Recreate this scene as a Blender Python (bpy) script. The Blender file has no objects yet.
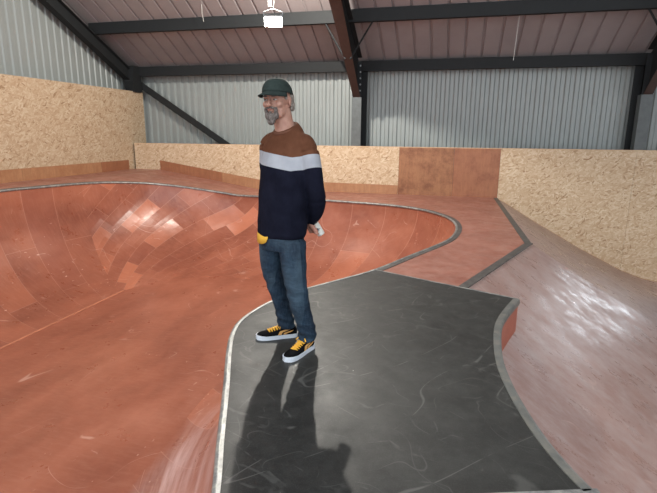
import bpy, bmesh, math, random
from mathutils import Vector, Matrix, Euler, noise
from mathutils.geometry import delaunay_2d_cdt
random.seed(7)
sc = bpy.context.scene
COL = sc.collection
PI = math.pi

# ---------------------------------------------------------------- helpers
def link(o, parent=None):
    COL.objects.link(o)
    if parent is not None:
        o.parent = parent
    return o

def tag(o, label=None, cat=None, group=None, kind=None):
    if label: o['label'] = label
    if cat: o['category'] = cat
    if group: o['group'] = group
    if kind: o['kind'] = kind
    return o

def empty(name, loc=(0, 0, 0), rz=0.0):
    o = bpy.data.objects.new(name, None)
    o.location = loc
    o.rotation_euler = (0, 0, rz)
    o.empty_display_size = 0.2
    return link(o)

def mesh_obj(name, bm, mats, parent=None, smooth=False, recalc=True):
    if recalc:
        bmesh.ops.recalc_face_normals(bm, faces=bm.faces[:])
    me = bpy.data.meshes.new(name)
    bm.to_mesh(me)
    bm.free()
    if not isinstance(mats, (list, tuple)): mats = [mats]
    for m in mats: me.materials.append(m)
    if smooth:
        for p in me.polygons: p.use_smooth = True
    o = bpy.data.objects.new(name, me)
    return link(o, parent)

def box(bm, lo, hi, M=None, mi=0):
    x0, y0, z0 = lo; x1, y1, z1 = hi
    vs = [bm.verts.new(Vector(p) if M is None else M @ Vector(p)) for p in
          [(x0,y0,z0),(x1,y0,z0),(x1,y1,z0),(x0,y1,z0),(x0,y0,z1),(x1,y0,z1),(x1,y1,z1),(x0,y1,z1)]]
    for q in [(0,3,2,1),(4,5,6,7),(0,1,5,4),(1,2,6,5),(2,3,7,6),(3,0,4,7)]:
        f = bm.faces.new([vs[i] for i in q]); f.material_index = mi
    return vs

def prism(bm, pts, axis, a, b, mi=0):
    """extrude a 2-D polygon; axis 'x': pts are (y,z); 'y': pts are (x,z); 'z': pts are (x,y)"""
    def P(p, t):
        if axis == 'x': return Vector((t, p[0], p[1]))
        if axis == 'y': return Vector((p[0], t, p[1]))
        return Vector((p[0], p[1], t))
    A = [bm.verts.new(P(p, a)) for p in pts]
    B = [bm.verts.new(P(p, b)) for p in pts]
    n = len(pts)
    bm.faces.new(A).material_index = mi
    bm.faces.new(B[::-1]).material_index = mi
    for i in range(n):
        bm.faces.new([A[i], B[i], B[(i+1) % n], A[(i+1) % n]]).material_index = mi

def catmull(pts, per=8, closed=False):
    pts = [Vector(p) for p in pts]; n = len(pts); out = []
    rng = range(n) if closed else range(n-1)
    for i in rng:
        if closed:
            p0, p1, p2, p3 = pts[(i-1) % n], pts[i], pts[(i+1) % n], pts[(i+2) % n]
        else:
            p1, p2 = pts[i], pts[i+1]
            p0 = pts[i-1] if i > 0 else p1*2-p2
            p3 = pts[i+2] if i+2 < n else p2*2-p1
        for k in range(per):
            t = k/per
            out.append(0.5*((2*p1)+(p2-p0)*t+(2*p0-5*p1+4*p2-p3)*t*t+(3*p1-p0-3*p2+p3)*t**3))
    if not closed: out.append(pts[-1].copy())
    return out

def tube(bm, pts, radii, n=12, closed=False, flat=1.0, up=Vector((0,0,1)), mi=0):
    """tube along points; radii one number or one per point; flat scales the second axis"""
    pts = [Vector(p) for p in pts]
    m = len(pts)
    if not isinstance(radii, (list, tuple)): radii = [radii]*m
    rings = []
    for i, p in enumerate(pts):
        if closed: t = pts[(i+1) % m]-pts[(i-1) % m]
        else: t = pts[min(i+1, m-1)]-pts[max(i-1, 0)]
        t.normalize()
        u = up if abs(t.dot(up)) < .95 else Vector((0,1,0))
        a = t.cross(u).normalized(); b = a.cross(t).normalized()
        rings.append([bm.verts.new(p+a*math.cos(2*PI*k/n)*radii[i]+b*math.sin(2*PI*k/n)*radii[i]*flat) for k in range(n)])
    for i in range(m if closed else m-1):
        A = rings[i]; B = rings[(i+1) % m]
        for k in range(n):
            bm.faces.new([A[k], A[(k+1) % n], B[(k+1) % n], B[k]]).material_index = mi
    if not closed:
        bm.faces.new(rings[0][::-1]).material_index = mi
        bm.faces.new(rings[-1]).material_index = mi

def limb(bm, pts, radii, n=14, per=5, flat=1.0, cap=True):
    """smooth tapering limb with rounded ends"""
    P = [Vector((p[0], p[1], p[2])) for p in pts]
    C = catmull(P, per)
    R = []
    rr = catmull([Vector((r, 0, 0)) for r in radii], per)
    R = [max(v.x, .001) for v in rr]
    tube(bm, C, R, n, flat=flat)
    if cap:
        ell(bm, C[0], (R[0],)*3, seg=12); ell(bm, C[-1], (R[-1],)*3, seg=12)

def ell(bm, c, r, rot=None, seg=20, mi=0):
    M = Matrix.Translation(Vector(c))
    if rot is not None: M = M @ Euler(rot).to_matrix().to_4x4()
    M = M @ Matrix.Diagonal((r[0], r[1], r[2], 1))
    bmesh.ops.create_uvsphere(bm, u_segments=seg, v_segments=max(8, seg*2//3), radius=1, matrix=M)

def rings(bm, specs, n=32, pw=2.0, mi=0):
    """horizontal elliptical sections: (cx, cy, z, rx, ry)"""
    R = []
    for (cx, cy, z, rx, ry) in specs:
        ring = []
        for k in range(n):
            a = 2*PI*k/n; c, s = math.cos(a), math.sin(a)
            ring.append(bm.verts.new((cx+rx*math.copysign(abs(c)**(2/pw), c), cy+ry*math.copysign(abs(s)**(2/pw), s), z)))
        R.append(ring)
    for A, B in zip(R[:-1], R[1:]):
        for k in range(n):
            bm.faces.new([A[k], A[(k+1) % n], B[(k+1) % n], B[k]]).material_index = mi
    bm.faces.new(R[0][::-1]); bm.faces.new(R[-1])

def fuse(name, bm, mat, parent, voxel=.006, smooth_it=4, post=None):
    """merge overlapping pieces into one continuous skin"""
    bmesh.ops.recalc_face_normals(bm, faces=bm.faces[:])
    me = bpy.data.meshes.new(name); bm.to_mesh(me); bm.free()
    o = bpy.data.objects.new(name+'_src', me); COL.objects.link(o)
    md = o.modifiers.new('r', 'REMESH'); md.mode = 'VOXEL'; md.voxel_size = voxel; md.use_smooth_shade = True
    if smooth_it:
        s = o.modifiers.new('s', 'SMOOTH'); s.factor = .5; s.iterations = smooth_it
    dg = bpy.context.evaluated_depsgraph_get()
    me2 = bpy.data.meshes.new_from_object(o.evaluated_get(dg))
    bpy.data.objects.remove(o); bpy.data.meshes.remove(me)
    me2.name = name
    if post:
        for v in me2.vertices: v.co = post(v.co)
    me2.materials.clear(); me2.materials.append(mat)
    for p in me2.polygons: p.use_smooth = True; p.material_index = 0
    q = bpy.data.objects.new(name, me2)
    return link(q, parent)

# ---------------------------------------------------------------- node helpers
class NT:
    def __init__(s, name, rough=.5, metal=0.0, spec=None):
        s.m = bpy.data.materials.new(name); s.m.use_nodes = True
        s.t = s.m.node_tree; s.b = s.t.nodes['Principled BSDF']
        s.b.inputs['Roughness'].default_value = rough
        s.b.inputs['Metallic'].default_value = metal
        if spec is not None: s.b.inputs['Specular IOR Level'].default_value = spec
    def n(s, typ, ins=None, **kw):
        nd = s.t.nodes.new(typ)
        for k, v in kw.items(): setattr(nd, k, v)
        for k, v in (ins or {}).items():
            if isinstance(v, bpy.types.NodeSocket): s.t.links.new(v, nd.inputs[k])
            else: nd.inputs[k].default_value = v
        return nd
    def l(s, a, b): s.t.links.new(a, b)
    def math(s, op, a, b=None, c=None, clamp=False):
        nd = s.t.nodes.new('ShaderNodeMath'); nd.operation = op; nd.use_clamp = clamp
        for i, v in enumerate((a, b, c)):
            if v is None: continue
            if isinstance(v, bpy.types.NodeSocket): s.t.links.new(v, nd.inputs[i])
            else: nd.inputs[i].default_value = v
        return nd.outputs[0]
    def mix(s, f, a, b, typ='RGBA', blend='MIX'):
        nd = s.t.nodes.new('ShaderNodeMix'); nd.data_type = typ
        if typ == 'RGBA':
            nd.blend_type = blend; ia, ib, out = 6, 7, 2
        else: ia, ib, out = 2, 3, 0
        for i, v in ((0, f), (ia, a), (ib, b)):
            if isinstance(v, bpy.types.NodeSocket): s.t.links.new(v, nd.inputs[i])
            elif isinstance(v, tuple) and len(v) == 3: nd.inputs[i].default_value = (*v, 1)
            else: nd.inputs[i].default_value = v
        return nd.outputs[out]
    def ramp(s, f, stops):
        nd = s.t.nodes.new('ShaderNodeValToRGB'); s.l(f, nd.inputs[0])
        cr = nd.color_ramp
        while len(cr.elements) < len(stops): cr.elements.new(.5)
        for e, (p, c) in zip(cr.elements, stops):
            e.position = p; e.color = (*c, 1) if isinstance(c, tuple) else (c, c, c, 1)
        return nd.outputs[0]
    def coord(s, which='Object'):
        return s.n('ShaderNodeTexCoord').outputs[which]
    def mp(s, v, scale=(1,1,1), rot=(0,0,0), loc=(0,0,0)):
        return s.n('ShaderNodeMapping', {'Vector': v, 'Scale': scale, 'Rotation': rot, 'Location': loc}).outputs[0]
    def noise(s, v, scale=5, detail=4, rough=.55, dist=0):
        return s.n('ShaderNodeTexNoise', {'Vector': v, 'Scale': scale, 'Detail': detail, 'Roughness': rough, 'Distortion': dist}).outputs['Fac']
    def bump(s, h, strength=.2, dist=.01):
        nd = s.n('ShaderNodeBump', {'Height': h, 'Strength': strength, 'Distance': dist}); s.l(nd.outputs[0], s.b.inputs['Normal'])
    def base(s, v):
        if isinstance(v, bpy.types.NodeSocket): s.l(v, s.b.inputs['Base Color'])
        else: s.b.inputs['Base Color'].default_value = (*v, 1)
    def rough(s, v): s.l(v, s.b.inputs['Roughness'])

def hexc(r, g, b):
    f = lambda c: (c/255/12.92) if c/255 <= .04045 else ((c/255+.055)/1.055)**2.4
    return (f(r), f(g), f(b))

def plain(name, c, rough=.5, metal=0, var=.15, scale=6, spec=None, bump=0):
    m = NT(name, rough, metal, spec)
    v = m.coord()
    f = m.noise(v, scale, 5, .6)
    k = m.ramp(f, [(.3, tuple(x*(1-var) for x in c)), (.7, tuple(min(1, x*(1+var)) for x in c))])
    m.base(k)
    if bump: m.bump(m.noise(v, scale*6, 3), bump, .005)
    return m.m

def scratches(m, v, scale, dens=.5, width=.012, seed=0.0, stretch=1.0, rot=0.0):
    """thin curved scuff lines: contours of soft noise, broken up"""
    vv = m.mp(m.mp(v, rot=(0, 0, rot), loc=(seed, seed*1.7, 0)), scale=(1, stretch, 1))
    n1 = m.noise(vv, scale, 1.0, .4, .3)
    d = m.math('ABSOLUTE', m.math('SUBTRACT', n1, .5))
    line = m.ramp(m.math('DIVIDE', d, width), [(.35, 1.0), (1.0, 0.0)])
    mask = m.ramp(m.noise(m.mp(v, loc=(seed+3, 1, seed)), scale*1.6, 3), [(.66-dens*.14, 0.0), (.74-dens*.14, 1.0)])
    return m.math('MULTIPLY', line, mask)

# ---- phenolic red ply used in the bowl
def mat_bowl():
    m = NT('red_ride_surface', .4, spec=.5)
    uv = m.n('ShaderNodeUVMap', uv_map='UVMap').outputs[0]
    sep = m.n('ShaderNodeSeparateXYZ', {0: uv})
    ob = m.coord()
    # large boards
    b1 = m.n('ShaderNodeTexBrick', {'Vector': m.mp(uv, rot=(0,0,PI/2)), 'Color1': (0,0,0,1), 'Color2': (1,1,1,1), 'Mortar': (.5,.5,.5,1),
             'Scale': 1.0, 'Mortar Size': .006, 'Brick Width': 2.4, 'Row Height': .61})
    # diagonal small pieces of the compound corner
    w = m.n('ShaderNodeTexNoise', {'Vector': uv, 'Scale': .5, 'Detail': 0.0})
    wv = m.n('ShaderNodeVectorMath', {0: w.outputs['Color'], 'Scale': .5}, operation='SCALE')
    uw = m.n('ShaderNodeVectorMath', {0: uv, 1: wv.outputs[0]}, operation='ADD').outputs[0]
    b2 = m.n('ShaderNodeTexBrick', {'Vector': m.mp(uw, rot=(0,0,math.radians(48))), 'Color1': (0,0,0,1), 'Color2': (1,1,1,1), 'Mortar': (.5,.5,.5,1),
             'Scale': 1.0, 'Mortar Size': .004, 'Brick Width': .82, 'Row Height': .33}, offset=.37)
    b3 = m.n('ShaderNodeTexBrick', {'Vector': m.mp(uw, rot=(0,0,math.radians(48)), loc=(31.3, 17.6, 0)), 'Color1': (0,0,0,1), 'Color2': (1,1,1,1), 'Mortar': (.5,.5,.5,1),
             'Scale': 1.0, 'Mortar Size': .004, 'Brick Width': .82, 'Row Height': .33}, offset=.37)
    u = sep.outputs[0]; vv = sep.outputs[1]
    corner = m.math('MULTIPLY', m.math('GREATER_THAN', u, 'CU0'), m.math('LESS_THAN', u, 'CU1')) if False else None
    cu = m.n('ShaderNodeAttribute', attribute_name='corner').outputs['Fac']
    cm = m.math('GREATER_THAN', cu, .5)
    side = m.n('ShaderNodeAttribute', attribute_name='wallside').outputs['Fac']
    r1 = m.n('ShaderNodeSeparateColor', {0: b1.outputs['Color']}).outputs[0]
    r2 = m.n('ShaderNodeSeparateColor', {0: b2.outputs['Color']}).outputs[0]
    r = m.mix(cm, m.math('MULTIPLY_ADD', m.math('SUBTRACT', r1, .5), .85, .5), r2, 'FLOAT')
    r = m.mix(side, .5, r, 'FLOAT')
    seam = m.mix(cm, b1.outputs['Fac'], b2.outputs['Fac'], 'FLOAT')
    seam = m.math('MULTIPLY', seam, side)
    big = m.noise(m.mp(ob, scale=(1, .45, 1), rot=(0, 0, .5)), 1.1, 6, .6)
    fine = m.noise(m.mp(ob, scale=(1, 5, 1), rot=(0, 0, 1.1)), 5, 5, .65)
    c = m.ramp(big, [(.32, BOWL_D), (.55, BOWL_M), (.75, BOWL_L)])
    c = m.mix(m.ramp(fine, [(.45, 0.0), (.8, .35)]), c, DUST)
    c = m.mix(m.math('MULTIPLY', m.ramp(r, [(0.0, .8), (.35, 0.0)]), .55), c, (.27, .085, .056))
    c = m.mix(m.ramp(r, [(.72, 0.0), (1.0, .55)]), c, (.62, .215, .115))
    c = m.mix(m.math('MULTIPLY', seam, m.mix(cm, .28, .34, 'FLOAT')), c, (.68, .38, .28))
    s1 = scratches(m, ob, .8, .9, .0018); s2 = scratches(m, ob, 2.4, .6, .006, 4.0, .35, .9)
    c = m.mix(m.math('MULTIPLY', m.math('MAXIMUM', s1, s2), .45), c, (.70, .45, .36))
    # scuff dust on the floor near the deck edge
    sp = m.noise(m.mp(ob, scale=(1, .35, 1)), 26, 2, .5)
    c = m.mix(m.math('MULTIPLY', m.ramp(sp, [(.70, 0.0), (.74, .8)]), m.ramp(m.noise(ob, .9, 2), [(.5, 0.0), (.65, 1.0)])), c, (.80, .55, .45))
    du = m.n('ShaderNodeAttribute', attribute_name='dusty').outputs['Fac']
    st = m.noise(m.mp(uv, scale=(.14, 1, 1), rot=(0, 0, .12)), 6, 5, .65, .4)
    c = m.mix(m.math('MULTIPLY', du, m.ramp(st, [(.36, .12), (.66, .95)])), c, (.60, .40, .37))
    m.base(c)
    m.rough(m.math('ADD', m.ramp(m.noise(ob, 2.2, 6, .7), [(.3, .24), (.7, .42)]), 0.0))
    # every board lies at its own slight angle
    g = m.n('ShaderNodeNewGeometry').outputs['Normal']
    r3 = m.n('ShaderNodeSeparateColor', {0: b3.outputs['Color']}).outputs[0]
    k = m.math('MULTIPLY', m.mix(cm, .03, .24, 'FLOAT'), side)
    tx = m.math('MULTIPLY', m.math('SUBTRACT', r, .5), k)
    ty = m.math('MULTIPLY', m.math('SUBTRACT', m.mix(cm, r1, r3, 'FLOAT'), .5), k)
    tv = m.n('ShaderNodeCombineXYZ', {0: tx, 1: m.math('MULTIPLY', ty, -1), 2: ty}).outputs[0]
    ad = m.n('ShaderNodeVectorMath', {0: g, 1: tv}, operation='ADD').outputs[0]
    nm = m.n('ShaderNodeVectorMath', {0: ad}, operation='NORMALIZE').outputs[0]
    bp = m.n('ShaderNodeBump', {'Height': m.noise(ob, 3, 3), 'Strength': .12, 'Distance': .05, 'Normal': nm})
    m.l(bp.outputs[0], m.b.inputs['Normal'])
    return m.m
BOWL_D = (.225, .066, .038); BOWL_M = (.335, .108, .062); BOWL_L = (.43, .160, .098); DUST = (.45, .21, .145)

def mat_red_deck(name, c0, c1, dust, rot=0.0, dustamt=.6, rr=(.35, .6), stretch=1.0, spec=.5):
    m = NT(name, .5, spec=spec)
    ob = m.coord()
    rv = m.mp(ob, rot=(0, 0, rot))
    sv = m.mp(rv, scale=(1/stretch, stretch, 1))
    a = m.noise(sv, 1.6, 6, .62); b = m.noise(sv, 6, 5, .7)
    c = m.ramp(a, [(.3, c0), (.7, c1)])
    c = m.mix(m.ramp(b, [(.4, 0.0), (.75, dustamt)]), c, dust)
    s1 = scratches(m, ob, 1.6, .5, .006)
    c = m.mix(m.math('MULTIPLY', s1, .3), c, (.7, .5, .43))
    m.base(c)
    m.rough(m.ramp(m.noise(m.mp(rv, scale=(1/math.sqrt(stretch), math.sqrt(stretch), 1)), 3.4, 7, .75), [(.38, rr[0]), (.62, rr[1])]))
    m.bump(m.noise(sv, 2.0, 2), .04, .04)
    return m.m

def mat_osb(name, tint=(1, 1, 1)):
    m = NT(name, .75, spec=.25)
    ob = m.coord()
    # let the flakes lie in the plane of the board whichever way it faces
    sx = m.n('ShaderNodeSeparateXYZ', {0: ob})
    p = m.n('ShaderNodeCombineXYZ', {0: m.math('ADD', sx.outputs[0], sx.outputs[1]), 1: sx.outputs[2], 2: 0.0}).outputs[0]
    w = m.n('ShaderNodeTexNoise', {'Vector': p, 'Scale': 3.0, 'Detail': 1.0})
    pw = m.n('ShaderNodeVectorMath', {0: p, 1: m.n('ShaderNodeVectorMath', {0: w.outputs['Color'], 'Scale': .10}, operation='SCALE').outputs[0]}, operation='ADD').outputs[0]
    outs = []
    for i, (rot, sc_) in enumerate([(.35, (10, 34, 1)), (1.25, (12, 36, 1)), (2.3, (9, 30, 1)), (2.9, (13, 40, 1))]):
        vo = m.n('ShaderNodeTexVoronoi', {'Vector': m.mp(m.mp(pw, rot=(0, 0, rot), loc=(i*3.1, i, 0)), scale=sc_), 'Scale': 1.0})
        outs.append(m.n('ShaderNodeSeparateColor', {0: vo.outputs['Color']}))
    sel = m.mix(m.math('GREATER_THAN', outs[0].outputs[1], .55), outs[1].outputs[0], outs[0].outputs[0], 'FLOAT')
    sel = m.mix(m.math('GREATER_THAN', outs[2].outputs[1], .6), sel, outs[2].outputs[0], 'FLOAT')
    sel = m.mix(m.math('GREATER_THAN', outs[3].outputs[1], .75), sel, outs[3].outputs[0], 'FLOAT')
    T = lambda c: tuple(a*b for a, b in zip(c, tint))
    c = m.ramp(sel, [(0.0, T((.33, .20, .11))), (.10, T((.50, .345, .215))), (.5, T((.57, .42, .28))), (1.0, T((.68, .55, .395)))])
    c = m.mix(m.ramp(m.noise(p, 2.2, 3), [(.35, 0.0), (.7, .25)]), c, T((.52, .36, .225)))
    m.base(c)
    m.bump(sel, .05, .002)
    return m.m

def mat_ply(name, c, dark):
    m = NT(name, .5, spec=.4)
    ob = m.coord()
    g = m.noise(m.mp(ob, scale=(9, 9, 1.2)), 2.2, 6, .65, .6)
    c1 = m.ramp(g, [(.3, tuple(x*.82 for x in c)), (.7, tuple(min(1, x*1.12) for x in c))])
    s = m.noise(ob, 2.4, 6, .78)
    c1 = m.mix(m.ramp(s, [(.45, 0.0), (.66, .9)]), c1, dark)
    m.base(c1)
    return m.m

def mat_grey_deck():
    m = NT('dark_grey_deck_sheet', .5, spec=.4)
    ob = m.coord()
    a = m.noise(ob, .9, 6, .65, .5); b = m.noise(ob, 7, 6, .75)
    c = m.ramp(a, [(.30, (.0135, .0143, .0138)), (.55, (.023, .024, .0225)), (.75, (.040, .041, .038))])
    c = m.mix(m.ramp(b, [(.42, 0.0), (.8, .45)]), c, (.072, .073, .068))
    s1 = scratches(m, ob, 1.6, 1.5, .003); s2 = m.math('MAXIMUM', scratches(m, ob, 3.0, 1.3, .006, 5.0), scratches(m, ob, 4.0, 1.2, .007, 15.0, .2, 2.0)); s3 = scratches(m, ob, 2.6, 1.4, .006, 9.0, .25, .6)
    s = m.math('MAXIMUM', m.math('MAXIMUM', m.math('MULTIPLY', s1, .4), m.math('MULTIPLY', s2, .55)), s3)
    c = m.mix(m.math('MULTIPLY', s, .22), c, (.30, .30, .28))
    sp = m.n('ShaderNodeTexVoronoi', {'Vector': ob, 'Scale': 5.5})
    c = m.mix(m.math('MULTIPLY', m.math('LESS_THAN', sp.outputs['Distance'], .022), .7), c, (.5, .5, .47))
    # faint row of greyish mineral grit
    gr = m.noise(ob, 160, 2, .5)
    c = m.mix(m.ramp(gr, [(.5, 0.0), (.75, .25)]), c, (.08, .083, .078))
    m.base(c)
    m.rough(m.ramp(m.noise(ob, 2.6, 6, .7), [(.3, .42), (.7, .62)]))
    m.bump(gr, .12, .002)
    return m.m

def mat_steel(name, c, rough=.5, metal=.0, worn=None):
    m = NT(name, rough, metal, spec=.5)
    ob = m.coord()
    k = m.ramp(m.noise(ob, 7, 5, .7), [(.3, tuple(x*.8 for x in c)), (.7, tuple(x*1.2 for x in c))])
    if worn:
        k = m.mix(m.ramp(m.noise(ob, 9, 5, .7), [(.45, 0.0), (.62, 1.0)]), k, worn)
    m.base(k)
    return m.m

M = {}
M['bowl'] = mat_bowl()
M['deck'] = mat_red_deck('dusty_red_deck', (.25, .084, .056), (.37, .150, .107), (.42, .25, .20), .3, .6, (.32, .55))
M['deck_back'] = M['deck']
M['bank'] = mat_red_deck('worn_pink_bank', (.29, .165, .135), (.39, .25, .215), (.47, .385, .36), math.atan2(.364, .931), .65, (.23, .52), 1.5, spec=.75)
M['riser'] = plain('red_riser_board', (.40, .12, .075), .5, var=.15, scale=4)
M['osb'] = mat_osb('chipboard')
M['osb2'] = mat_osb('greyer_chipboard', (.86, .86, .86))
M['kick'] = mat_ply('orange_kick_ply', (.41, .205, .105), (.33, .145, .07))
M['kick2'] = mat_ply('redder_kick_ply', (.33, .135, .068), (.26, .10, .05))
M['brown'] = mat_ply('brown_ply', (.34, .155, .075), (.17, .062, .03))
M['brown2'] = mat_ply('redder_brown_ply', (.33, .135, .068), (.22, .078, .04))
M['rail'] = plain('pale_timber_rail', (.60, .40, .25), .6)
M['grey'] = mat_grey_deck()
M['coping'] = mat_steel('worn_steel_coping', (.22, .225, .22), .42, .35, (.42, .42, .39))
M['coping_pale'] = mat_steel('bright_worn_coping', (.55, .55, .52), .4, .3, (.34, .34, .32))
M['strip'] = mat_steel('dark_steel_strip', (.085, .08, .075), .5, .2, (.13, .12, .11))
M['rustcope'] = mat_steel('weathered_coping', (.15, .155, .145), .5, .2, (.21, .20, .175))
M['clad'] = plain('pale_grey_cladding', (.275, .295, .285), .38, var=.05, scale=1.2)
M['roof'] = plain('pinkish_grey_roof_liner', (.32, .28, .278), .6, var=.08, scale=1.5)  # pink in the grey also stands for red bounce off the decks
M['steel'] = mat_steel('dark_painted_steel', (.0075, .009, .010), .75)
M['soffit'] = mat_steel('bounce_brown_flange', (.062, .034, .027), .6)  # brown is red bounce from the decks, put into the steel colour
M['casing'] = mat_steel('grey_column_casing', (.095, .105, .105), .55)
M['galv'] = plain('galvanised_metal', (.35, .36, .36), .4, .6)
M['white'] = plain('white_plastic', (.72, .72, .68), .4, var=.03)
M['black'] = plain('black_rubber', (.012, .012, .013), .6)

# ---------------------------------------------------------------- camera (1.55 m above the decks)
H = 1.55
Rm = Matrix(((0.96897, -0.06217, 0.23923), (0.24588, 0.21612, -0.94490), (0.00704, 0.97438, 0.22470)))
cx_, cy_ = (-1680-328.5), -(117-246.5)
f_ = 493.0
Xw = -Vector((cx_, cy_, -f_)).normalized()
Yw = Vector((457-328.5, -(133.6-246.5), -f_)).normalized(); Yw = (Yw-Xw*Xw.dot(Yw)).normalized(); Zw = Xw.cross(Yw)
cam = bpy.data.cameras.new('camera'); co = bpy.data.objects.new('camera', cam); COL.objects.link(co)
cam.sensor_width = 36.0; cam.sensor_fit = 'HORIZONTAL'; cam.lens = 36.0*f_/657.0; cam.clip_end = 200; cam.clip_start = .05
Rw = Matrix((Xw, Yw, Zw)).to_4x4()
co.matrix_world = Matrix.Translation((0, 0, H)) @ Rw
sc.camera = co

# ---------------------------------------------------------------- plan of the park
WALL_Y, LEFT_X = 12.85, -9.18
def lerp(x, a, b, c, d):
    t = min(1, max(0, (x-a)/(b-a))); return c+(d-c)*t
def deck_z(x, y=0): return lerp(x, -8.3, -5.25, .465, 0.0)

rim_ctrl = [(-8.19,3.0),(-8.19,5.2),(-8.18,7.39),(-8.11,8.15),(-8.00,9.05),(-7.82,9.80),(-7.42,10.50),(-6.93,10.93),(-6.39,11.17),(-5.80,11.33),(-5.20,11.42),(-4.55,11.36),
            (-3.05,11.19),(-2.20,11.05),(-1.32,10.82),(-.66,10.42),(-.22,9.83),(.01,9.24),(.10,8.50),(.03,7.68),(-.14,7.10),(-.49,6.27),
            (-.82,5.48),(-1.14,4.96),(-1.43,4.50),(-1.58,4.14),(-1.645,3.86),(-1.66,3.58),(-1.615,3.34),(-1.505,3.04),(-1.28,2.52),(-1.08,2.04),(-.930,1.69),
            (-.865,1.47),(-1.0,1.13),(-1.75,.75),(-2.7,.1),(-4.1,-.55),(-5.6,-.6),(-7.1,.0),(-7.95,1.3)]
bot_ctrl = [(-6.14,3.2),(-6.14,5.0),(-6.14,6.6),(-6.14,7.2),(-6.14,7.75),(-6.08,8.15),(-5.95,8.55),(-5.72,8.85),(-5.45,9.08),(-5.1,9.22),(-4.75,9.30),(-4.3,9.34),
            (-3.3,9.30),(-2.75,9.22),(-2.35,9.05),(-2.12,8.80),(-1.95,8.5),(-1.87,8.2),(-1.85,7.9),(-1.88,7.5),(-1.95,7.2),(-2.08,6.8),
            (-2.28,6.3),(-2.50,5.75),(-2.63,5.3),(-2.69,5.0),(-2.69,4.65),(-2.67,4.35),(-2.64,4.1),(-2.62,3.8),(-2.60,3.4),(-2.58,3.1),(-2.62,2.8),
            (-2.75,2.5),(-2.9,2.34),(-3.1,2.2),(-3.6,1.9),(-4.4,1.6),(-5.2,1.6),(-5.8,1.9),(-6.1,2.4)]
PER = 6
rimc = [v.xy for v in catmull([(x, y, 0) for x, y in rim_ctrl], PER, True)]
botc = [v.xy for v in catmull([(x, y, 0) for x, y in bot_ctrl], PER, True)]
BZ = -1.5
NR = len(rimc)

def in_poly(p, poly):
    x, y = p[0], p[1]; c = False; n = len(poly); j = n-1
    for i in range(n):
        xi, yi = poly[i][0], poly[i][1]; xj, yj = poly[j][0], poly[j][1]
        if (yi > y) != (yj > y) and x < (xj-xi)*(y-yi)/(yj-yi)+xi: c = not c
        j = i
    return c

# bowl ------------------------------------------------------------------
bowl = empty('skate_bowl', (-4.2, 6.0, BZ))
tag(bowl, 'deep red plywood skate bowl with curved walls and patchwork corner, left of the man', 'skate bowl')
OFF = Vector((4.2, -6.0, -BZ))
bm = bmesh.new(); uvl = bm.loops.layers.uv.new('UVMap')
cl = bm.verts.layers.float.new('corner'); sl = bm.verts.layers.float.new('wallside'); dl_ = bm.verts.layers.float.new('dusty')
NV = 22
grid = []; uvs = []
ulen = 0
corner_ids = range(4*PER+2, 11*PER+3)
for i in range(NR):
    r = rimc[i]; b = botc[i]
    if i: ulen += (Vector(r)-Vector(rimc[i-1])).length*.5+(Vector(b)-Vector(botc[i-1])).length*.5
    zr = deck_z(r[0])
    row = []; vl = 0; prev = None; ur = []
    for k in range(NV+1):
        th = (k/NV)*PI/2*.965/1.0 if False else (k/NV)*PI/2
        s = 1-math.cos(th)
        z = zr-(zr-BZ)*math.sin(th)
        p = Vector((r[0]+(b[0]-r[0])*s, r[1]+(b[1]-r[1])*s, z))
        if prev is not None: vl += (p-prev).length
        prev = p
        v = bm.verts.new(p+OFF); v[cl] = 1.0 if i in corner_ids else 0.0; v[sl] = 1.0; v[dl_] = max(0, 1-abs(i-29.5*PER)/(5.0*PER))**.6*(1 if k < NV-3 else (NV-k)/3)
        row.append(v); ur.append((ulen, vl))
    grid.append(row); uvs.append(ur)
for i in range(NR):
    j = (i+1) % NR
    for k in range(NV):
        f = bm.faces.new([grid[i][k], grid[j][k], grid[j][k+1], grid[i][k+1]])
        f.smooth = True
        uj = [(ulen+.4, uvs[0][k][1]), (ulen+.4, uvs[0][k+1][1])] if j == 0 else [uvs[j][k], uvs[j][k+1]]
        for lp, q in zip(f.loops, [uvs[i][k], uj[0], uj[1], uvs[i][k+1]]): lp[uvl].uv = q
o = mesh_obj('curved_wall', bm, M['bowl'], bowl, recalc=False)
# floor of the bowl
bm = bmesh.new(); uvl = bm.loops.layers.uv.new('UVMap')
vs = [bm.verts.new(Vector((b[0], b[1], BZ))+OFF) for b in botc]
f = bm.faces.new(vs)
bmesh.ops.triangulate(bm, faces=[f])
for f in bm.faces:
    for lp in f.loops: lp[uvl].uv = lp.vert.co.xy
    f.normal_update()
    if f.normal.z < 0: f.normal_flip()
mesh_obj('bowl_floor', bm, M['bowl'], bowl, recalc=False)
# raised pale joint along the left foot of the wall
bm = bmesh.new()
prism(bm, [(-6.165, 1.8), (-6.125, 1.8), (-6.125, 7.95), (-6.165, 7.95)], 'z', BZ-.01, BZ+.006)
for v in bm.verts: v.co += OFF
mesh_obj('joint_strip', bm, plain('pale_joint', (.50, .20, .115), .5), bowl)
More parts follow.
